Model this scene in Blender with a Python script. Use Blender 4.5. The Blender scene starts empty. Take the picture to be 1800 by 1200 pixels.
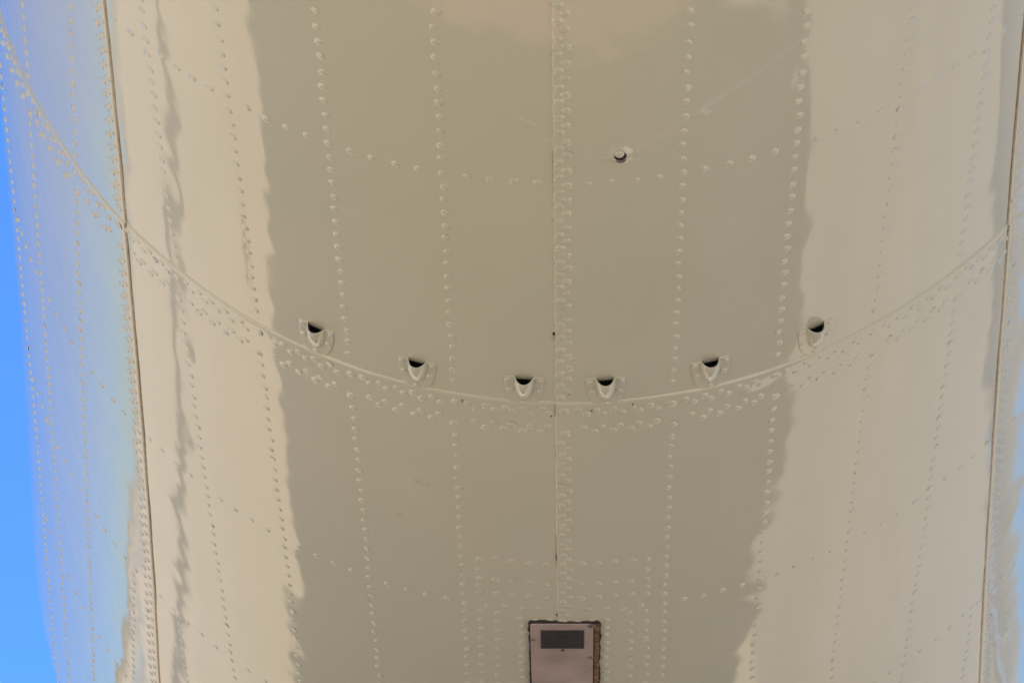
import bpy, bmesh, math, random
import numpy as np
from mathutils import Vector, Matrix, noise
random.seed(7)
rng = np.random.default_rng(7)
SC = bpy.context.scene
COL = SC.collection
S = 1.2                      # metres per model unit
GROUND = -3.10 * S           # ground level below the fuselage axis

# ------------------------------------------------------------------ camera
def camera():
    pitch, yaw, roll = 0.46096, -0.05535, 0.06954
    cp, sp, c, s = math.cos(pitch), math.sin(pitch), math.cos(yaw), math.sin(yaw)
    fwd = Vector((s * cp, c * cp, sp)); right = Vector((c, -s, 0)); up = right.cross(fwd)
    r2 = math.cos(roll) * right + math.sin(roll) * up
    u2 = -math.sin(roll) * right + math.cos(roll) * up
    cam = bpy.data.cameras.new('camera'); o = bpy.data.objects.new('camera', cam); COL.objects.link(o)
    m = Matrix((r2, u2, -fwd)).transposed().to_4x4()
    m.translation = Vector((0.13566, -3.06519, -2.43698)) * S
    o.matrix_world = m
    cam.sensor_fit = 'HORIZONTAL'; cam.sensor_width = 36.0; cam.lens = 4447.42 / 1800 * 36.0
    cam.dof.use_dof = True; cam.dof.focus_distance = 3.35 * S; cam.dof.aperture_fstop = 16.0
    cam.clip_start = 0.05; cam.clip_end = 5000
    SC.camera = o
camera()

# ------------------------------------------------------------------ light
SUN_EL, SUN_AZ = math.radians(58), math.radians(6)
w = bpy.data.worlds.new('World'); SC.world = w; w.use_nodes = True
nt = w.node_tree; nt.nodes.clear()
sky = nt.nodes.new('ShaderNodeTexSky'); sky.sky_type = 'NISHITA'; sky.sun_disc = False
sky.sun_elevation = SUN_EL; sky.sun_rotation = SUN_AZ
sky.air_density = 1.0; sky.dust_density = 0.2; sky.ozone_density = 10.0
bg = nt.nodes.new('ShaderNodeBackground'); bg.inputs['Strength'].default_value = 0.10
wo = nt.nodes.new('ShaderNodeOutputWorld')
tint = nt.nodes.new('ShaderNodeMix'); tint.data_type = 'RGBA'; tint.blend_type = 'MULTIPLY'; tint.inputs['Factor'].default_value = 1
tint.inputs[7].default_value = (0.46, 0.75, 1.0, 1)      # deep desert-blue sky of the photograph
nt.links.new(sky.outputs[0], tint.inputs[6]); nt.links.new(tint.outputs[2], bg.inputs[0]); nt.links.new(bg.outputs[0], wo.inputs[0])
sl = bpy.data.lights.new('sun', 'SUN'); sl.energy = 5.0; sl.angle = math.radians(0.53); sl.color = (1, 0.96, 0.9)
so = bpy.data.objects.new('sun', sl); COL.objects.link(so)
sd = Vector((math.sin(SUN_AZ) * math.cos(SUN_EL), math.cos(SUN_AZ) * math.cos(SUN_EL), math.sin(SUN_EL)))
so.rotation_euler = sd.to_track_quat('Z', 'Y').to_euler(); so.location = sd * 30
SC.view_settings.view_transform = 'Standard'; SC.view_settings.look = 'None'
SC.view_settings.exposure = 0.80; SC.view_settings.gamma = 1.0

# ------------------------------------------------------------------ fuselage surface
def rad_y(y):
    y = np.asarray(y, float)
    yc = np.minimum(y, 2.25)
    r = 1 + 0.15787 * yc + 0.009153 * yc * yc
    return r + 0.199 * 0.45 * (1 - np.exp(-np.maximum(y - 2.25, 0) / 0.45))
def rad(th, y):
    return rad_y(y) * (1 + 0.062861 * (np.cos(2 * th) - 1) - 0.011467 * (np.cos(3 * th) - 1) + 0.0089043 * (np.cos(4 * th) - 1))
def surf(th, y, off=0.0):
    th = np.asarray(th, float); y = np.asarray(y, float)
    r = rad(th, y) + off
    return np.stack([r * np.sin(th), y + 0 * th, -r * np.cos(th)], -1) * S
def frame(th, y, off=0.0):
    """local frame on the skin: X to the right round the belly, Y aft, Z outwards"""
    e = 1e-3
    P = surf(th, y, off)
    X = Vector(surf(th + e, y) - surf(th - e, y)).normalized()
    Y = Vector(surf(th, y + e) - surf(th, y - e)).normalized()
    Z = X.cross(Y).normalized()
    if Z.dot(Vector((P[0], 0, P[2]))) < 0: Z = -Z
    Y = Y - Y.dot(Z) * Z; Y.normalize(); X = X - X.dot(Z) * Z - X.dot(Y) * Y; X.normalize()
    m = Matrix((X, Y, Z)).transposed().to_4x4(); m.translation = Vector(P)
    return m

SEAM_L, SEAM_C, SEAM_R = -0.658, 0.0295, 0.7403
T_SIDE, T_BELLY, T_RING = 0.0022, 0.0017, 0.0024
def sector(th):
    return 0 if th < SEAM_L else 1 if th < SEAM_C else 2 if th < SEAM_R else 3
SEC_OFF = [T_SIDE, 0.0, T_BELLY, T_SIDE + 0.0012]
def offset_at(th, y):
    return SEC_OFF[sector(th)] + (T_RING if y > 0 else 0)

# stringer rows: angle as a polynomial of y (rows lean in a little towards the nose)
ROWS = {
 'c': (0.0223, -0.0163, -1.1423), 'b': (0.0246, -0.0680, -0.9517), 'a': (0.0205, -0.0824, -0.7873),
 'd1': (0.0067, 0.0497, -0.5507), 'd': (-0.0055, 0.0473, -0.4029), 'e': (-0.0009, 0.0313, -0.2557),
 'f': (-0.0009, 0.0143, -0.1072), 'h': (0.0026, -0.0165, 0.1869), 'i': (0.0054, -0.0319, 0.3338),
 'j': (0.0021, -0.05, 0.4866), 'k': (-0.0041, -0.0573, 0.6393), 'm': (-0.0205, 0.0824, 0.8450),
}
def row_th(k, y): a, b, c = ROWS[k]; return a * y * y + b * y + c

# slight oil-canning of the sheet metal
def waviness(th, y, seed):
    n = len(th); out = np.empty(n)
    N = noise.noise
    def field(t, v, sd):
        return 0.0013 * N((t * 4.2 + sd, v * 2.6, sd * 1.7)) + 0.00075 * N((t * 11 + 31, v * 6.5, sd)) \
            + 0.00026 * N((t * 34, v * 20 + 9, sd + 3)) + (0.00010 * N((t * 60, v * 45, sd)) if t < -.40 else 0.0)
    for i in range(n):
        t = th[i]; v = y[i]
        # every bay is its own sheet, tied to the neighbour at the lap
        k = min(1.0, max(0.0, (v - .01) / .14)); k = k * k * (3 - 2 * k)
        f = field(t, v, 2.0) if k < 1 else 0.0
        out[i] = f * (1 - k) + (field(t, v, 11.0) * k if k > 0 else 0.0)
    # local dents of a much handled nose section
    for t0, y0, sx, sy, am in ((-.430, -.19, .022, .13, .0017), (-.400, -.05, .016, .025, -.0007), (-.320, .050, .030, .022, -.0016), (-.41, .09, .03, .05, -.0006),
                               (.31, .045, .030, .018, -.0014), (.30, .42, .03, .05, .0006), (.285, .62, .025, .04, -.0005), (.36, -.35, .02, .05, .0005),
                               (-.55, -.55, .020, .10, .0007), (-.60, -.30, .018, .12, -.0008), (-.52, -.18, .018, .06, .0006), (-.57, -.02, .022, .05, .0007),
                               (-.54, .20, .016, .05, -.0006), (-.53, .45, .018, .07, .0006), (-.52, .80, .020, .06, -.0007), (-.50, 1.05, .018, .06, .0006),
                               (.69, .55, .018, .12, .0006), (.70, .90, .016, .09, -.0007), (.70, -.30, .016, .10, .0005)):
        out += am * np.exp(-((th - t0) / sx) ** 2 - ((y - y0) / sy) ** 2)
    # stiffer where the sheets are lapped together along the sides
    out *= 1 - .30 * np.exp(-((th - SEAM_L - .05) / .10) ** 2) - .45 * np.exp(-((th - SEAM_R + .05) / .10) ** 2)
    for k in ROWS:
        a, b, c = ROWS[k]
        d = th - (a * y * y + b * y + c)
        out -= 0.00016 * np.exp(-(d / 0.016) ** 2)
    for ys in (-0.46, 0.56, 1.09, 1.60):
        out -= 0.00014 * np.exp(-((y - ys) / 0.018) ** 2)
    for t0 in (SEAM_L, SEAM_R):
        out += 0.00032 * np.exp(-((th - t0) / 0.055) ** 2) * (1.3 + 0.5 * np.sin(y * 11) + .4 * np.sin(y * 27 + 2))
    out -= 0.0003 * np.exp(-((y - 0.04) / 0.05) ** 2)
    return out

# ------------------------------------------------------------------ materials
def mat(name):
    m = bpy.data.materials.new(name); m.use_nodes = True
    t = m.node_tree; t.nodes.clear()
    o = t.nodes.new('ShaderNodeOutputMaterial'); b = t.nodes.new('ShaderNodeBsdfPrincipled')
    t.links.new(b.outputs[0], o.inputs[0])
    return m, t, b
def N(t, kind, **kw):
    n = t.nodes.new(kind)
    for k, v in kw.items(): setattr(n, k, v)
    return n
def noise_node(t, vec, scale, detail=4, rough=.55):
    n = N(t, 'ShaderNodeTexNoise'); n.inputs['Scale'].default_value = scale
    n.inputs['Detail'].default_value = detail; n.inputs['Roughness'].default_value = rough
    t.links.new(vec, n.inputs['Vector']); return n
def ramp(t, src, stops):
    r = N(t, 'ShaderNodeValToRGB'); e = r.color_ramp.elements
    while len(e) < len(stops): e.new(0.5)
    for el, (p, c) in zip(e, stops):
        el.position = p; el.color = (*c, 1) if len(c) == 3 else c
    t.links.new(src, r.inputs[0]); return r
def mixc(t, fac, a, b):
    m = N(t, 'ShaderNodeMix', data_type='RGBA')
    for sock, v in ((m.inputs['Factor'], fac), (m.inputs[6], a), (m.inputs[7], b)):
        if hasattr(v, 'is_output'): t.links.new(v, sock)
        else: sock.default_value = (*v, 1) if isinstance(v, tuple) else v
    return m.outputs[2]
def math_(t, op, a, b=None):
    m = N(t, 'ShaderNodeMath', operation=op)
    for i, v in enumerate((a, b)):
        if v is None: continue
        if hasattr(v, 'is_output'): t.links.new(v, m.inputs[i])
        else: m.inputs[i].default_value = v
    return m.outputs[0]

PAINT_ROUGH, PAINT_IOR = 0.005, 1.84
def capsule(t, pos, A, B, radius, soft):
    """0..1 mask of a worn streak two points of the skin"""
    A = Vector(surf(*A)); B = Vector(surf(*B)); d = B - A; L2 = max(d.length_squared, 1e-9)
    s = N(t, 'ShaderNodeVectorMath', operation='SUBTRACT'); t.links.new(pos, s.inputs[0]); s.inputs[1].default_value = A
    dt = N(t, 'ShaderNodeVectorMath', operation='DOT_PRODUCT'); t.links.new(s.outputs[0], dt.inputs[0]); dt.inputs[1].default_value = d / L2
    cl = N(t, 'ShaderNodeClamp'); t.links.new(dt.outputs['Value'], cl.inputs[0])
    sc = N(t, 'ShaderNodeVectorMath', operation='SCALE'); sc.inputs[0].default_value = d; t.links.new(cl.outputs[0], sc.inputs['Scale'])
    di = N(t, 'ShaderNodeVectorMath', operation='DISTANCE'); t.links.new(s.outputs[0], di.inputs[0]); t.links.new(sc.outputs[0], di.inputs[1])
    mr = N(t, 'ShaderNodeMapRange'); mr.inputs[1].default_value = radius; mr.inputs[2].default_value = radius + soft
    mr.inputs[3].default_value = 1; mr.inputs[4].default_value = 0
    t.links.new(di.outputs['Value'], mr.inputs[0]); return mr.outputs[0]

def paint_material(name, marks=True):
    m, t, b = mat(name)
    geo = N(t, 'ShaderNodeNewGeometry'); pos = geo.outputs['Position']
    big = noise_node(t, pos, 1.3, 4)
    base = ramp(t, big.outputs['Fac'], [(0.3, (0.625, 0.608, 0.465)), (0.7, (0.69, 0.652, 0.515))]).outputs[0]
    spk = noise_node(t, pos, 42, 5, .7)
    spots = ramp(t, spk.outputs['Fac'], [(0.70, (0, 0, 0)), (0.80, (1, 1, 1))]).outputs[0]
    base = mixc(t, math_(t, 'MULTIPLY', spots, 0.10), base, (0.40, 0.35, 0.27))
    if marks:
        streaks = [((0.3526, -0.6462), (0.225, -0.573), .0015, .007, .30), ((0.225, -0.573), (0.135, -0.515), .0006, .006, .22),
                   ((0.222, -0.566), (0.227, -0.562), .004, .003, .5), ((-0.0113, -0.576), (0.0066, -0.565), .001, .003, .4),
                   ((0.018, -0.538), (0.026, -0.538), .001, .003, .3),
                   ((-0.2307, 0.1505), (-0.1348, 0.2963), .0006, .005, .14), ((0.2353, 0.6481), (0.1538, 0.7581), .0008, .004, .16),
                   ((-0.185, 0.22), (-0.165, 0.28), .004, .03, .10)]
        for A, B, r_, s_, f_ in streaks:
            k = capsule(t, pos, A, B, r_, s_)
            wob = noise_node(t, pos, 120, 3)
            k = math_(t, 'MULTIPLY', k, math_(t, 'MULTIPLY', wob.outputs['Fac'], f_ * 1.9))
            base = mixc(t, k, base, (0.86, 0.80, 0.72))
        A_, B_ = (-.02, -.80), (.115, -.80)  # blotchy paler patch mixed into the base colour across the belly centre
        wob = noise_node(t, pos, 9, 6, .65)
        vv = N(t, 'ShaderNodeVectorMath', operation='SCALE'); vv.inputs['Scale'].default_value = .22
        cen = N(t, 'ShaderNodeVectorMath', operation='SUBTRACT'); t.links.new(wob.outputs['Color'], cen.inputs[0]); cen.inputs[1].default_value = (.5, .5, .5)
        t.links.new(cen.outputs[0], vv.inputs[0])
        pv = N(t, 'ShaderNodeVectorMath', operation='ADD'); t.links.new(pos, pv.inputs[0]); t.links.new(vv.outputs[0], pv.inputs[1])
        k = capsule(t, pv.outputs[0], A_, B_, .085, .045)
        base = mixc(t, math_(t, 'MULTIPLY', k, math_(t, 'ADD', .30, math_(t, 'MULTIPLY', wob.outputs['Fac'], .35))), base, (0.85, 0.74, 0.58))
        for th, y, r_ in ((-0.1914, 0.338, .003), (-0.163, 0.236, .004), (-0.2433, 0.6206, .0022), (-0.15, 0.237, .003)):
            k = capsule(t, pos, (th, y), (th + .002, y + .001), r_, .005)
            base = mixc(t, math_(t, 'MULTIPLY', k, 0.35), base, (0.50, 0.36, 0.12))
    t.links.new(base, b.inputs['Base Color'])
    b.inputs['IOR'].default_value = PAINT_IOR
    rr = ramp(t, noise_node(t, pos, 6, 5).outputs['Fac'], [(0.3, (PAINT_ROUGH,) * 3), (0.8, (PAINT_ROUGH * 2.2,) * 3)])
    t.links.new(rr.outputs[0], b.inputs['Roughness'])
    # orange peel, plus faint polishing marks that run round the fuselage
    peel = noise_node(t, pos, 240, 2, .5)
    mp = N(t, 'ShaderNodeMapping'); mp.inputs['Scale'].default_value = (1.2, 160, 1.2)
    t.links.new(pos, mp.inputs[0]); pol = noise_node(t, mp.outputs[0], 1, 3, .6)
    patch = ramp(t, noise_node(t, pos, 1.7, 2).outputs['Fac'], [(0.42, (0, 0, 0)), (0.62, (1, 1, 1))]).outputs[0]
    pk = math_(t, 'MULTIPLY', math_(t, 'MULTIPLY', pol.outputs['Fac'], patch), 0.35)
    h = math_(t, 'ADD', peel.outputs['Fac'], pk)
    bu = N(t, 'ShaderNodeBump'); bu.inputs['Strength'].default_value = 1.0; bu.inputs['Distance'].default_value = 0.000045
    t.links.new(h, bu.inputs['Height']); t.links.new(bu.outputs[0], b.inputs['Normal'])
    return m
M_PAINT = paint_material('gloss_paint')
M_RIVET = paint_material('rivet_paint', False)

def simple(name, c1, c2, scale, rough, metal=0.0, ior=1.5, bump=0.0):
    m, t, b = mat(name)
    geo = N(t, 'ShaderNodeNewGeometry'); pos = geo.outputs['Position']
    n = noise_node(t, pos, scale, 6, .6)
    r = ramp(t, n.outputs['Fac'], [(0.32, c1), (0.68, c2)])
    t.links.new(r.outputs[0], b.inputs['Base Color'])
    b.inputs['Roughness'].default_value = rough; b.inputs['Metallic'].default_value = metal; b.inputs['IOR'].default_value = ior
    if bump:
        bu = N(t, 'ShaderNodeBump'); bu.inputs['Distance'].default_value = bump; t.links.new(n.outputs['Fac'], bu.inputs['Height'])
        t.links.new(bu.outputs[0], b.inputs['Normal'])
    return m
M_DARK = simple('cavity_shade', (0.004, 0.005, 0.006), (0.008, 0.009, 0.010), 30, .8)  # near-black colour stands in for the shade inside scoops and drain bore
M_SEAL = simple('seam_sealant', (0.34, 0.25, 0.17), (0.55, 0.45, 0.33), 60, .5)
M_GRIME = simple('edge_grime', (0.016, 0.010, 0.010), (0.06, 0.038, 0.034), 60, .7)
M_PLATE = simple('weathered_plate', (0.39, 0.29, 0.255), (0.58, 0.455, 0.41), 9, .42, 0.15, 1.5, .0004)
M_WINDOW = simple('smoked_window', (0.030, 0.022, 0.021), (0.065, 0.050, 0.046), 60, .3)
M_COPPER = simple('bare_copper_strip', (0.10, 0.045, 0.02), (0.55, 0.32, 0.16), 110, .45, .5)
M_SCREW = simple('steel_screw', (0.24, 0.185, 0.165), (0.36, 0.28, 0.25), 80, .4, .4)
M_CHIP = simple('loose_paint', (0.45, 0.40, 0.33), (0.62, 0.57, 0.5), 90, .5)

# ------------------------------------------------------------------ objects
def link(name, me, m, parent=None):
    o = bpy.data.objects.new(name, me); COL.objects.link(o)
    if m and not me.materials: me.materials.append(m)
    if parent is not None: o.parent = parent
    return o
def mesh(name, v, f, smooth=True):
    me = bpy.data.meshes.new(name)
    me.from_pydata([tuple(q) for q in v], [], f); me.validate()
    if smooth: me.polygons.foreach_set('use_smooth', [True] * len(me.polygons))
    me.update(); return me
def structure(o): o['kind'] = 'structure'; return o

plane = bpy.data.objects.new('aircraft_fuselage', None); COL.objects.link(plane)
plane['label'] = 'glossy cream aircraft nose belly with rows of domed rivets and six small air scoops'
plane['category'] = 'aircraft'

def grid_mesh(name, ths, ys, off, seed, left=None, right=None, front=None, fine=True):
    """skin sheet; left/right/front = drop of a laid-over edge there (None: tucked under the neighbour)"""
    ths = list(ths); ys = list(ys)
    edge = [(-0.0050, 0.0), (-0.0022, 0.10), (-0.0009, 0.30), (-0.0001, 0.62), (0.0004, 1.25)]
    to = [0.0] * len(ths); yo = [0.0] * len(ys)
    if left is not None:
        t0 = ths[0]; ths = [t0 - a for a, d in reversed(edge)] + [q for q in ths[1:] if q > t0 + .006]; 
        to = [d * left for a, d in reversed(edge)] + [0.0] * (len(ths) - len(edge))
    if right is not None:
        t1 = ths[-1]; k = len([q for q in ths if q < t1 - .006])
        ths = ths[:k] + [t1 + a for a, d in edge]; to = to[:k] + [d * right for a, d in edge]
    if front is not None:
        y0 = ys[0]; ys = [y0 - a for a, d in reversed(edge)] + [q for q in ys[1:] if q > y0 + .006]
        yo = [d * front for a, d in reversed(edge)] + [0.0] * (len(ys) - len(edge))
    TH, Y = np.meshgrid(np.array(ths), np.array(ys)); TO, YO = np.meshgrid(np.array(to), np.array(yo))
    o = off - np.maximum(TO, YO)
    if fine: o = o + waviness(TH.ravel(), Y.ravel(), seed).reshape(TH.shape)
    P = surf(TH.ravel(), Y.ravel(), o.ravel())
    nT = len(ths); idx = np.arange(len(P)).reshape(TH.shape)
    q = np.stack([idx[:-1, :-1], idx[:-1, 1:], idx[1:, 1:], idx[1:, :-1]], -1).reshape(-1, 4)
    return mesh(name, P.tolist(), q.tolist())

def lin(a, b, st): return list(np.linspace(a, b, max(2, int(round((b - a) / st)) + 1)))
def skin_panels():
    fore = lin(-1.6, -0.85, .05)[:-1] + lin(-0.85, 0.006, .009)
    aft = lin(0.0, 1.35, .009)[:-1] + lin(1.35, 3.0, .05)
    aft_l = lin(0.0, 2.5, .010)[:-1] + lin(2.5, 3.0, .05)
    secs = [(-1.45, SEAM_L, None, T_SIDE * 1.0), (SEAM_L - .012, SEAM_C + .008, None, None),
            (SEAM_C, SEAM_R + .012, T_BELLY, None), (SEAM_R, 1.45, T_SIDE, None)]
    for b, ys in enumerate((fore, aft)):
        for i, (a0, a1, lf, rt) in enumerate(secs):
            yy = aft_l if (b and i == 0) else ys
            me = grid_mesh('skin_panel', lin(a0, a1, .0075), yy, SEC_OFF[i] + (T_RING if b else 0), b * 10 + i + 1, lf, rt, T_RING if b else None)
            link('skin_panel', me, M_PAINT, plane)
        me = grid_mesh('skin_panel', lin(1.45, 2 * math.pi - 1.45, .12), lin(ys[0], ys[-1], .1), T_SIDE + (T_RING if b else 0), 1, fine=False)
        link('skin_panel', me, M_PAINT, plane)
    me = grid_mesh('rear_section', lin(-math.pi, math.pi, .1), lin(2.99, 9.5, .15), 0.007, 1, fine=False)
    link('rear_section', me, M_PAINT, plane)
    # rounded nose ahead of the visible bay and a bulkhead closing the rear
    v = []; f = []; n = 72; m_ = 14
    for j in range(m_ + 1):
        a = j / m_ * math.pi / 2
        for i in range(n):
            th = -math.pi + 2 * math.pi * i / n
            p = surf(th, -1.6, 0.003); k = math.cos(a)
            v.append((p[0] * k, (-1.6 - 0.85 * math.sin(a)) * S, p[2] * k - 0.15 * S * (1 - k)))
    for j in range(m_):
        for i in range(n): f.append((j * n + i, j * n + (i + 1) % n, (j + 1) * n + (i + 1) % n, (j + 1) * n + i))
    link('nose_cap', mesh('nose_cap', v, f), M_PAINT, plane)
    ring = [surf(-math.pi + 2 * math.pi * i / n, 9.5, 0.007) for i in range(n)]
    link('rear_bulkhead', mesh('rear_bulkhead', ring, [tuple(range(n))], False), M_PAINT, plane)
skin_panels()

# wings added out of frame, planform shaped to throw the shade on the apron
def shade_wing(sx):
    root = [(0.9, 2.4), (0.9, 6.1 if sx > 0 else 7.6)]; tip = [(3.02, 3.6), (3.02, 4.85)] if sx > 0 else [(4.15, 3.95), (2.85, 7.05)]
    prof = [(0.0, 0.0), (0.02, .035), (0.10, .075), (0.30, .10), (0.6, .07), (1.0, 0.004), (0.6, -.03), (0.30, -.05), (0.10, -.045), (0.02, -.028)]
    v = []; n = len(prof); K = 8
    for j in range(K + 1):
        k = j / K
        le = np.array(root[0]) * (1 - k) + np.array(tip[0]) * k; te = np.array(root[1]) * (1 - k) + np.array(tip[1]) * k
        ch = te[1] - le[1]
        for a, h in prof:
            x = le[0] + (te[0] - le[0]) * a
            v.append((sx * x * S, (le[1] + ch * a) * S, (-0.79 + h * .50) * S))
    f = [(j * n + i, j * n + (i + 1) % n, (j + 1) * n + (i + 1) % n, (j + 1) * n + i) for j in range(K) for i in range(n)]
    f.append(tuple(K * n + i for i in range(n)))
    return link('shade_wing', mesh('shade_wing', v, f), M_RIVET, plane)
shade_wing(-1); shade_wing(1)

# ------------------------------------------------------------------ rivets
def dome(name, prof, seg=14):
    v = []; f = []
    for r, z in prof:
        for i in range(seg):
            a = 2 * math.pi * i / seg; v.append((r * math.cos(a), r * math.sin(a), z))
    n = len(prof)
    for j in range(n - 1):
        for i in range(seg): f.append((j * seg + i, j * seg + (i + 1) % seg, (j + 1) * seg + (i + 1) % seg, (j + 1) * seg + i))
    v.append((0, 0, prof[-1][1] * 1.04)); c = len(v) - 1
    for i in range(seg): f.append(((n - 1) * seg + i, (n - 1) * seg + (i + 1) % seg, c))
    return v, f
DOME = [(1.50, -0.10), (1.25, 0.02), (1.08, 0.10), (0.97, 0.18), (0.84, 0.25), (0.62, 0.29), (0.32, 0.305)]
dv, df = dome('rivet', DOME)
RIVET_ME = mesh('rivet', dv, df); RIVET_ME.materials.append(M_RIVET)
RV = []                                          # (theta, y, radius)
def add(th, y, r=0.0045):
    if any(a - .01 < th < b + .01 and c < y < d for a, b, c, d in KEEP): return
    RV.append((th + random.gauss(0, .0005), y + random.gauss(0, .0008), r * random.uniform(.93, 1.07)))
KEEP = [(-0.006, 0.086, 0.585, 1.2)]             # the access plate
def col(thf, y0, y1, pitch=.0255, grow=.0032, r=0.0045, phase=0.0):
    y = y0 + phase
    while y < y1:
        add(thf(y), y, r); y += pitch + grow * max(0, y)
for k in ROWS:
    outer = k in 'cbam'
    y1 = 2.45 if k in 'cba' else 1.75 if k == 'm' else 1.40
    p = .0290 if outer else .0255; g = .0005 if outer else .0032
    yl = -.46
    while yl > -.86: yl -= p
    col(lambda y: row_th(k, y), yl, -.014, p, 0)
    col(lambda y: row_th(k, y), .098, y1, p, g)
# zigzag double rows: centre lap and the two side laps
def zig(t1, t2, y0, y1, p, r=.0045):
    col(lambda y: t1, y0, y1, p, .002, r); col(lambda y: t2, y0 + p / 2, y1, p, .002, r)
zig(.0370, .0462, -.85, -.010, .0270, .0050); zig(.0372, .0455, .092, .585, .0262)
for y0, y1 in ((-.85, -.012), (.10, 1.75)):
    zig(SEAM_R + .011, SEAM_R + .021, y0, y1, .0285)
for y0, y1 in ((-.85, -.012), (.10, 2.4)):
    zig(SEAM_L - .011, SEAM_L - .021, y0, y1, .0285)
# frame rows
def stringers(y): return sorted([row_th(k, y) for k in ROWS] + [SEAM_L - .016, .0415, SEAM_R + .016])
def ring(y0, lo, hi, skip=()):
    st = stringers(y0)
    for a, b in zip(st[:-1], st[1:]):
        n = max(1, int(round((b - a) / .0292)) - 1)
        for i in range(n):
            th = a + (b - a) * (i + 1) / (n + 1)
            if lo < th < hi and not any(s0 < th < s1 for s0, s1 in skip): add(th, y0 + (.03 * (th * th)), .0045)
ring(-.4605, -1.2, 0.9); ring(.5455, -1.13, 0.9, [(-.085, .165)]); ring(1.066, -1.13, .9, [(-.30, .40)]); ring(1.585, -1.13, .9, [(-.5, .5)])
# lap joint rows across the belly: two zigzag pairs with a bigger rivet at every stringer
st = stringers(.03)
for a, b in zip(st[:-1], st[1:]):
    if a < -1.15: continue
    n = max(2, int(round((b - a) / .0262)) - 1)
    for i in range(n):
        u = (i + 1) / (n + 1); w_ = (b - a) / (n + 1)
        th = a + (b - a) * u
        add(th - w_ * .25, .0155, .0048); add(th + w_ * .18, .0255, .0048)
        if 0 < i or n < 3: add(th - w_ * .30, .0675, .0048)
        add(th + w_ * .10, .0560, .0048)
for t_ in st:
    if t_ > -1.1: add(t_, .0185, .0058); add(t_, .0700, .0060)
# short doubler rows that start at the second frame
for a0, a1, y1 in ((-.7117, -.7312, 2.3), (.7973, .8139, 1.75)):
    col(lambda y: a0 + (a1 - a0) * (y - 1.1) / .45, 1.11, y1, .030, 0)
for a0, a1 in ((-.6029, -.5909), (.7163, .7004)):
    col(lambda y: a0 + (a1 - a0) * (y - 1.05) / .28, 1.08, 1.5, .030, 0)
# reinforced patch round the access plate
for yy in (.4135, .4725, .5130):
    for t_ in np.linspace(-.0555, .0150, 4): add(float(t_), yy - .006 * (t_ < 0))
    for t_ in np.linspace(.0640, .1330, 4): add(float(t_), yy - .004)
for t_ in (-.0660, -.0420, -.0176, .0060, .0385, .0735, .0981, .1220, .1451): add(t_, .5450)
for t_ in (-.0205, .0003, .0190, .0395, .0590, .0785, .0989): add(t_, .5775)
for y_ in (.4140, .4435, .4690, .4900, .5105): add(-.0776, y_); add(.1540, y_)
for t_ in (-.0765, -.0533, .1302, .1530):
    col(lambda y: t_, .5640, 1.35, .0268, .001)
for t_ in (-.0195, .0970): col(lambda y: t_, .5995, 1.35, .0222, .001)

CAM = np.array((0.13566, -3.06519, -2.43698)) * S
def apparent(th, y, r):
    P = surf(th, y); n = frame(th, y).col[2].xyz; v = Vector(CAM - P); d = v.length
    c = v.normalized().dot(n)
    return (r * max(0.0, c) / d) if c > 0.02 else -1
def visible(th, y):
    P = surf(th, y) - CAM
    m = SC.camera.matrix_world.to_3x3(); l = m.transposed() @ Vector(P)
    x = 0.5 + l.x / -l.z * SC.camera.data.lens / 36.0; yv = 0.5 + l.y / -l.z * SC.camera.data.lens / 24.0
    return -0.01 < x < 1.01 and -0.01 < yv < 1.01
order = sorted(range(len(RV)), key=lambda i: -(apparent(*RV[i]) if visible(RV[i][0], RV[i][1]) else -1))
singles = set(order[:300])
allv = []; allf = []
DV = np.array(dv); nDV = len(DV)
for i, (th, y, r) in enumerate(RV):
    wv = float(waviness(np.array([th]), np.array([y]), (10 if y > 0 else 0) + sector(th) + 1)[0])
    m = frame(th, y, offset_at(th, y) + wv)
    m = m @ Matrix.Rotation(random.gauss(0, .06), 4, 'X') @ Matrix.Rotation(random.gauss(0, .06), 4, 'Y') @ Matrix.Diagonal((r * S, r * S, r * S * random.uniform(.78, 1.02) * (1.45 if th < SEAM_L else 1.0), 1))
    if i in singles:
        o = bpy.data.objects.new('rivet', RIVET_ME); COL.objects.link(o); o.parent = plane; o.matrix_local = m
    else:
        A = np.array(m); allf += [tuple(len(allv) + k for k in f) for f in df]
        allv += (DV @ A[:3, :3].T + A[:3, 3]).tolist()
ro = link('rivets', mesh('rivets', allv, allf), M_RIVET, plane); ro['kind'] = 'stuff'
print('rivets', len(RV))

# ------------------------------------------------------------------ seam sealant lines
def strip(name, pts, width, lift, m, along):
    """thin bead following the skin; pts = (theta, y)"""
    v = []; f = []
    prof = [(-1, -.6), (-.6, .5), (0, .9), (.6, .5), (1, -.6)]
    for th, y in pts:
        fr = frame(th, y, lift)
        wv = width * random.uniform(.8, 1.2)
        for a, h in prof:
            p = fr @ Vector(((a * wv * S, 0, h * width * .35 * S) if along == 'y' else (0, a * wv * S, h * width * .35 * S)))
            v.append(p)
    n = len(prof)
    for j in range(len(pts) - 1):
        for i in range(n - 1): f.append((j * n + i, j * n + i + 1, (j + 1) * n + i + 1, (j + 1) * n + i))
    return link(name, mesh(name, v, f), m, plane)
for b, (ya, yb) in enumerate(((-1.0, -.003), (.0, 2.4))):
    o_ = T_RING * b
    strip('sealant_bead', [(SEAM_L + .0007, y) for y in lin(ya, yb, .02)], .0020, o_ + .0011, M_SEAL, 'y')
    strip('sealant_bead', [(SEAM_R - .0007, y) for y in lin(ya, min(yb, 1.7), .02)], .0020, o_ + T_BELLY + .0011, M_SEAL, 'y')

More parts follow.
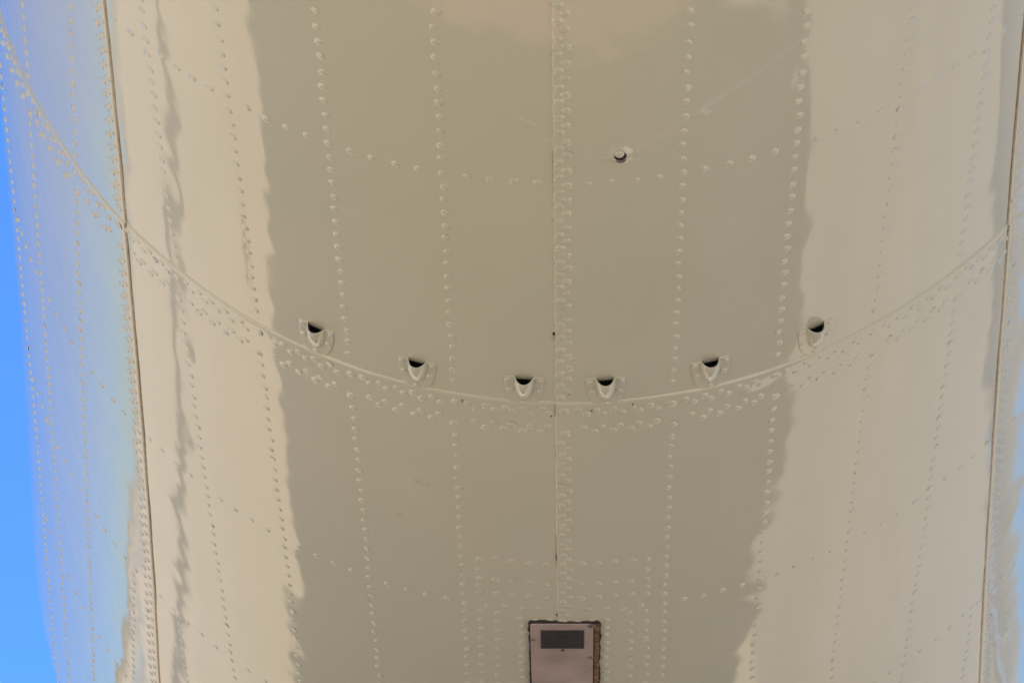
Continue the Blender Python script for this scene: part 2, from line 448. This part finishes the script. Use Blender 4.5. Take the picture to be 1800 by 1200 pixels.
for ya, yb in ((-.52, -.44), (-.39, -.335), (-.30, -.27), (.00, .03), (.10, .18), (.33, .42)):
    strip('sealant_bead', [(SEAM_C - .0006, y) for y in lin(ya, yb, .01)], .0006, .0004 + T_RING * (ya >= 0), M_SEAL, 'y')

# ------------------------------------------------------------------ scoops
def scoop_meshes():
    L, Wd, H = .052, .0128, .0150
    v = []; f = []; nu, nv = 14, 17
    for i in range(nu + 1):
        u = i / nu
        k = math.sqrt(max(0.0, 1 - u ** 2.7))
        ww = Wd * (k * .94 + .06); hh = H * (1 - u ** 1.7) * (0.86 + .14 * min(1, u * 4)) + .0003
        for j in range(nv):
            a = math.pi * j / (nv - 1)
            cx = math.cos(a); cz = math.sin(a) ** 1.15
            fl = 1 + .10 * (1 - math.sin(a)) ** 3          # fillet into the flange
            v.append((-cx * ww * fl, u * L, cz * (hh + .0012) - .0006 * (1 - math.sin(a))))
    for i in range(nu):
        for j in range(nv - 1): f.append((i * nv + j, i * nv + j + 1, (i + 1) * nv + j + 1, (i + 1) * nv + j))
    hood = [Vector(p) * S for p in v]
    # lining: same shape a little smaller, shade painted inside, joined to the lip
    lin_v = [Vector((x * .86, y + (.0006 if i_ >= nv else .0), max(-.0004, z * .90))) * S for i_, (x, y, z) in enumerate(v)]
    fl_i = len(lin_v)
    lin_v += [Vector((sx * ww, yy, .0009)) * S for yy, ww in ((.0040, Wd * .84), (.03, Wd * .70), (.048, Wd * .30)) for sx in (-1, 1)]  # floor sheet, blackened for the shade under the hood
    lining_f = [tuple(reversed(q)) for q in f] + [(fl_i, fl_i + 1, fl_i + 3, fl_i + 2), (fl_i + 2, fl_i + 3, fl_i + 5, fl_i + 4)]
    lip_f = [(j, j + 1, nv + j + 1, nv + j) for j in range(nv - 1)]
    lip_v = hood[:nv] + lin_v[:nv]
    # D-shaped flange plate with a rounded edge
    out = []
    hw, fl_ = .0262, .066
    for i in range(33):
        t_ = i / 32
        a = math.pi * t_
        out.append((-hw * math.copysign(abs(math.cos(a)) ** .75, math.cos(a)), fl_ * math.sin(a) ** .8))
    out += [(Wd * .98, .0003), (Wd * .90, .014), (-Wd * .90, .014), (-Wd * .98, .0003)]      # open in front of the mouth
    fv = []; ff = []
    n = len(out)
    for inset, z in ((0.0, -.0010), (0.0001, .0004), (.0006, .0007), (.0014, .0009), (.006, .0009)):
        for x, y in out:
            cx, cy = 0, fl_ * .42; d = math.hypot(x - cx, y - cy) or 1
            k = (d - inset) / d
            fv.append(Vector((cx + (x - cx) * k, max(-.0002, cy + (y - cy) * k), z)) * S)
    for j in range(4):
        for i in range(n): f2 = (j * n + i, j * n + (i + 1) % n, (j + 1) * n + (i + 1) % n, (j + 1) * n + i); ff.append(f2)
    ff.append(tuple(4 * n + i for i in range(n)))
    return (hood, f), (lin_v, lining_f), (lip_v, lip_f), (fv, ff)
hood, lining, lip, flange = scoop_meshes()
ME_H = mesh('hood', *hood); ME_L = mesh('duct', *lining); ME_P = mesh('lip', *lip); ME_F = mesh('flange', *flange, smooth=False)
me_mouth = None
for th, y, tw in ((-.3045, -.0625, .03), (-.1577, -.0590, .02), (-.0122, -.0555, .02), (.0962, -.0550, -.01), (.2383, -.0615, .0), (.391, -.0625, .0)):
    fr = frame(th, y, offset_at(th, y) + .0002) @ Matrix.Rotation(tw, 4, 'Z')
    o = link('air_scoop', ME_H, M_PAINT, plane); o.matrix_local = fr
    for nm, me, mm in (('flange', ME_F, M_PAINT), ('duct', ME_L, M_DARK), ('lip', ME_P, M_PAINT)):
        link(nm, me, mm, o)
    for x, yy in ((-.0208, .0065), (.0208, .0065), (-.0182, .0300), (.0182, .0300), (.0, .0585)):
        r = bpy.data.objects.new('rivet', RIVET_ME); COL.objects.link(r); r.parent = o
        r.matrix_local = Matrix.Translation(Vector((x, yy, .0014)) * S) @ Matrix.Scale(.0034 * S * random.uniform(.9, 1.1), 4)

# ------------------------------------------------------------------ drain hole
def disc(name, rs, seg, m, parent, mtx):
    v = []; f = []
    for r, z in rs:
        for i in range(seg):
            a = 2 * math.pi * i / seg; v.append((r * math.cos(a) * S, r * math.sin(a) * S, z * S))
    for j in range(len(rs) - 1):
        for i in range(seg): f.append((j * seg + i, j * seg + (i + 1) % seg, (j + 1) * seg + (i + 1) % seg, (j + 1) * seg + i))
    f.append(tuple((len(rs) - 1) * seg + i for i in range(seg)))
    o = link(name, mesh(name, v, f), m, parent)
    o.matrix_local = mtx; return o
fr = frame(.1147, -.5087, offset_at(.1147, -.5) + .0009)
dh = disc('drain_hole', [(.0170, -.0014), (.0130, -.0003), (.0100, .0008), (.0082, .0010), (.0073, .0006)], 28, M_PAINT, plane, fr)
disc('bore', [(.0073, .0008), (.0066, .0011)], 24, M_DARK, dh, Matrix.Rotation(.0, 4, 'Z'))
disc('plug', [(.0056, .0006), (.0055, .0012), (.0048, .0019), (.002, .0020)], 22, M_PAINT, dh, Matrix.Translation(Vector((-.0010, -.0046, .0006)) * S))
disc('washer', [(.0066, .0), (.0064, .0012), (.0050, .0014)], 22, M_SCREW, dh, Matrix.Translation(Vector((.0010, .0062, -.0003)) * S))
for ax, ay in ((-.018, .004), (-.006, -.016), (.018, -.003), (.004, .017), (.014, .012)):
    r = bpy.data.objects.new('dimple', RIVET_ME); COL.objects.link(r); r.parent = dh
    r.matrix_local = Matrix.Translation(Vector((ax, ay, -.0012)) * S) @ Matrix.Diagonal((.0042 * S, .0034 * S, .0012 * S, 1))

# ------------------------------------------------------------------ access plate
def slab(name, outline, z0, z1, m, parent, mtx, bev=.0004):
    n = len(outline); v = []; f = []
    cx = sum(p[0] for p in outline) / n; cy = sum(p[1] for p in outline) / n
    for ins, z in ((0, z0), (0, z1 - bev), (bev * .4, z1 - bev * .25), (bev * 1.2, z1)):
        for x, y in outline:
            d = math.hypot(x - cx, y - cy); k = (d - ins) / d
            v.append((((cx + (x - cx) * k)) * S, (cy + (y - cy) * k) * S, z * S))
    for j in range(3):
        for i in range(n): f.append((j * n + i, j * n + (i + 1) % n, (j + 1) * n + (i + 1) % n, (j + 1) * n + i))
    f.append(tuple(3 * n + i for i in range(n)))
    me = mesh(name, v, f, False)
    o = link(name, me, m, parent); o.matrix_local = mtx; return o
def rect(x0, y0, x1, y1, rc=.003, wob=0.0, seed=0):
    pts = []; rg = random.Random(seed)
    for cx, cy, a0 in ((x1 - rc, y1 - rc, 0), (x0 + rc, y1 - rc, 90), (x0 + rc, y0 + rc, 180), (x1 - rc, y0 + rc, 270)):
        for i in range(4):
            a = math.radians(a0 + i * 30); pts.append((cx + rc * math.cos(a), cy + rc * math.sin(a)))
    res = []
    for (ax, ay), (bx, by) in zip(pts, pts[1:] + pts[:1]):
        L = math.hypot(bx - ax, by - ay); n = max(1, int(L / .006)) if wob else 1
        for i in range(n):
            t_ = i / n
            q = (ax + (bx - ax) * t_ + rg.gauss(0, wob), ay + (by - ay) * t_ + rg.gauss(0, wob)); res.append(q)
    return res
fr = frame(.040, .786, T_RING + T_BELLY + .0002)
rr = float(rad(.04, .66)); R80 = float(rad(.04, .80))
x0, x1 = -.050 * rr, .0495 * rr; y0, y1 = -.2115, .26
I4 = Matrix.Identity(4)
pl = slab('access_plate', rect(x0 + .0025, y0 + .0035, x1 - .011, y1, .005), -.002, .0030, M_PLATE, plane, fr, .0012)
pl['label'] = 'weathered mauve metal plate with a dark rectangular window and chipped dark edges'
slab('edge_grime', rect(x0, y0, x1, y1 + .003, .0075, .0008, 3), -.004, .0016, M_GRIME, pl, I4)
slab('copper_strip', rect(x1 - .0090, y0 + .005, x1 - .0018, y1, .001, .0003, 5), -.002, .0024, M_COPPER, pl, I4)
wx0, wx1 = -.0330 * rr, .0262 * rr
slab('window_frame', rect(wx0 - .0013, -.1925, wx1 + .0013, -.1340, .0008), .002, .0037, M_SCREW, pl, I4, .0005)
slab('window', rect(wx0, -.1910, wx1, -.1355, .0004), .002, .0040, M_WINDOW, pl, I4, .0001)
def slotted(x, y, r):
    o = disc('screw', [(r * 1.25, .0), (r * 1.2, .0006), (r * 1.0, .0007), (r * .98, .0004), (r * .9, .0010), (r * .5, .0013)], 18, M_SCREW, pl, Matrix.Translation(Vector((x, y, .0030)) * S))
    slab('slot', rect(-r * .35, -r * .2, r * .35, r * .2, r * .1), .0008, .0016, M_GRIME, o, I4, .0002)
slotted(.0365 * rr, -.2035, .0052); slotted(.0362 * rr, -.1065, .0040); slotted(-.0440 * rr, -.1620, .0034)
slab('latch_slot', rect(-.0062, -.1312, -.0008, -.1265, .0016), .002, .0034, M_GRIME, pl, I4, .0003)

# ------------------------------------------------------------------ loose paint flakes and grime specks along the laps
def fleck(name, th, y, sx, sy, m, off=.0006):
    fr = frame(th, y, offset_at(th, y) + off)
    rg = random.Random(int(th * 1e4 + y * 1e3))
    pts = [(sx * math.cos(a) * rg.uniform(.6, 1.1), sy * math.sin(a) * rg.uniform(.6, 1.1)) for a in np.linspace(0, 2 * math.pi, 9)[:-1]]
    return slab(name, pts, -.0008, .0006, m, plane, fr @ Matrix.Rotation(rg.uniform(-.08, .08), 4, 'Z'), .0001)
fleck('grime_speck', .0284, -.155, .0022, .0040, M_GRIME, .0002); fleck('paint_flake', .0268, -.146, .0018, .006, M_CHIP)
for th, y, a, b in ((.024, .030, .0009, .001), (.0780, .016, .0008, .0016), (.133, .008, .0006, .002), (-.0960, .012, .0005, .003),
                    (.0287, .395, .0004, .008), (.0288, .56, .0008, .003), (.048, -.02, .0007, .0008)):
    fleck('grime_speck', th, y, a, b, M_GRIME)

# ------------------------------------------------------------------ ground, sky line
def plane_mesh(name, x0, x1, y0, y1, z, m, kind='structure', nx=1, ny=1):
    v = [(x0 + (x1 - x0) * i / nx, y0 + (y1 - y0) * j / ny, z) for j in range(ny + 1) for i in range(nx + 1)]
    f = [(j * (nx + 1) + i, j * (nx + 1) + i + 1, (j + 1) * (nx + 1) + i + 1, (j + 1) * (nx + 1) + i) for j in range(ny) for i in range(nx)]
    o = link(name, mesh(name, v, f, False), m); o['kind'] = kind; return o
gm, t, b = mat('sandy_concrete')
pos = N(t, 'ShaderNodeNewGeometry').outputs['Position']
c = ramp(t, noise_node(t, pos, .35, 6, .6).outputs['Fac'], [(0.3, (0.435, 0.345, 0.235)), (0.7, (0.49, 0.395, 0.27))]).outputs[0]
t.links.new(c, b.inputs['Base Color']); b.inputs['Roughness'].default_value = .9
plane_mesh('ground', -1500, 1500, -1500, 1500, GROUND, gm)
am = simple('grey_asphalt', (0.045, 0.043, 0.04), (0.07, 0.067, 0.062), .8, .9)
plane_mesh('tar_strip', -14.8, -12.7, -200, 400, GROUND + .004, am)
cm = simple('grey_concrete', (0.25, 0.21, 0.155), (0.31, 0.265, 0.20), .5, .9)
plane_mesh('apron', 2.0 * S, 400, -60, 400, GROUND + .004, cm)
# low far rise on the horizon
hm = simple('far_scrub', (0.22, 0.215, 0.20), (0.32, 0.31, 0.29), .05, .95)
v = []; f = []; n = 240
for i in range(n):
    a = 2 * math.pi * i / n; h = 9 + 42 * max(0, math.cos(a - .70)) ** 8 + 5 * noise.noise((math.cos(a) * 5, math.sin(a) * 5, 2)) + 2.5 * noise.noise((math.cos(a) * 22, math.sin(a) * 22, 5))
    for r_, z in ((420, -.5), (455, max(1.0, h)), (600, max(1.0, h * .8)), (900, -2)):
        v.append((r_ * math.cos(a), r_ * math.sin(a), GROUND + z))
for i in range(n):
    for j in range(3): f.append((i * 4 + j, ((i + 1) % n) * 4 + j, ((i + 1) % n) * 4 + j + 1, i * 4 + j + 1))
structure(link('hills', mesh('hills', v, f), hm))
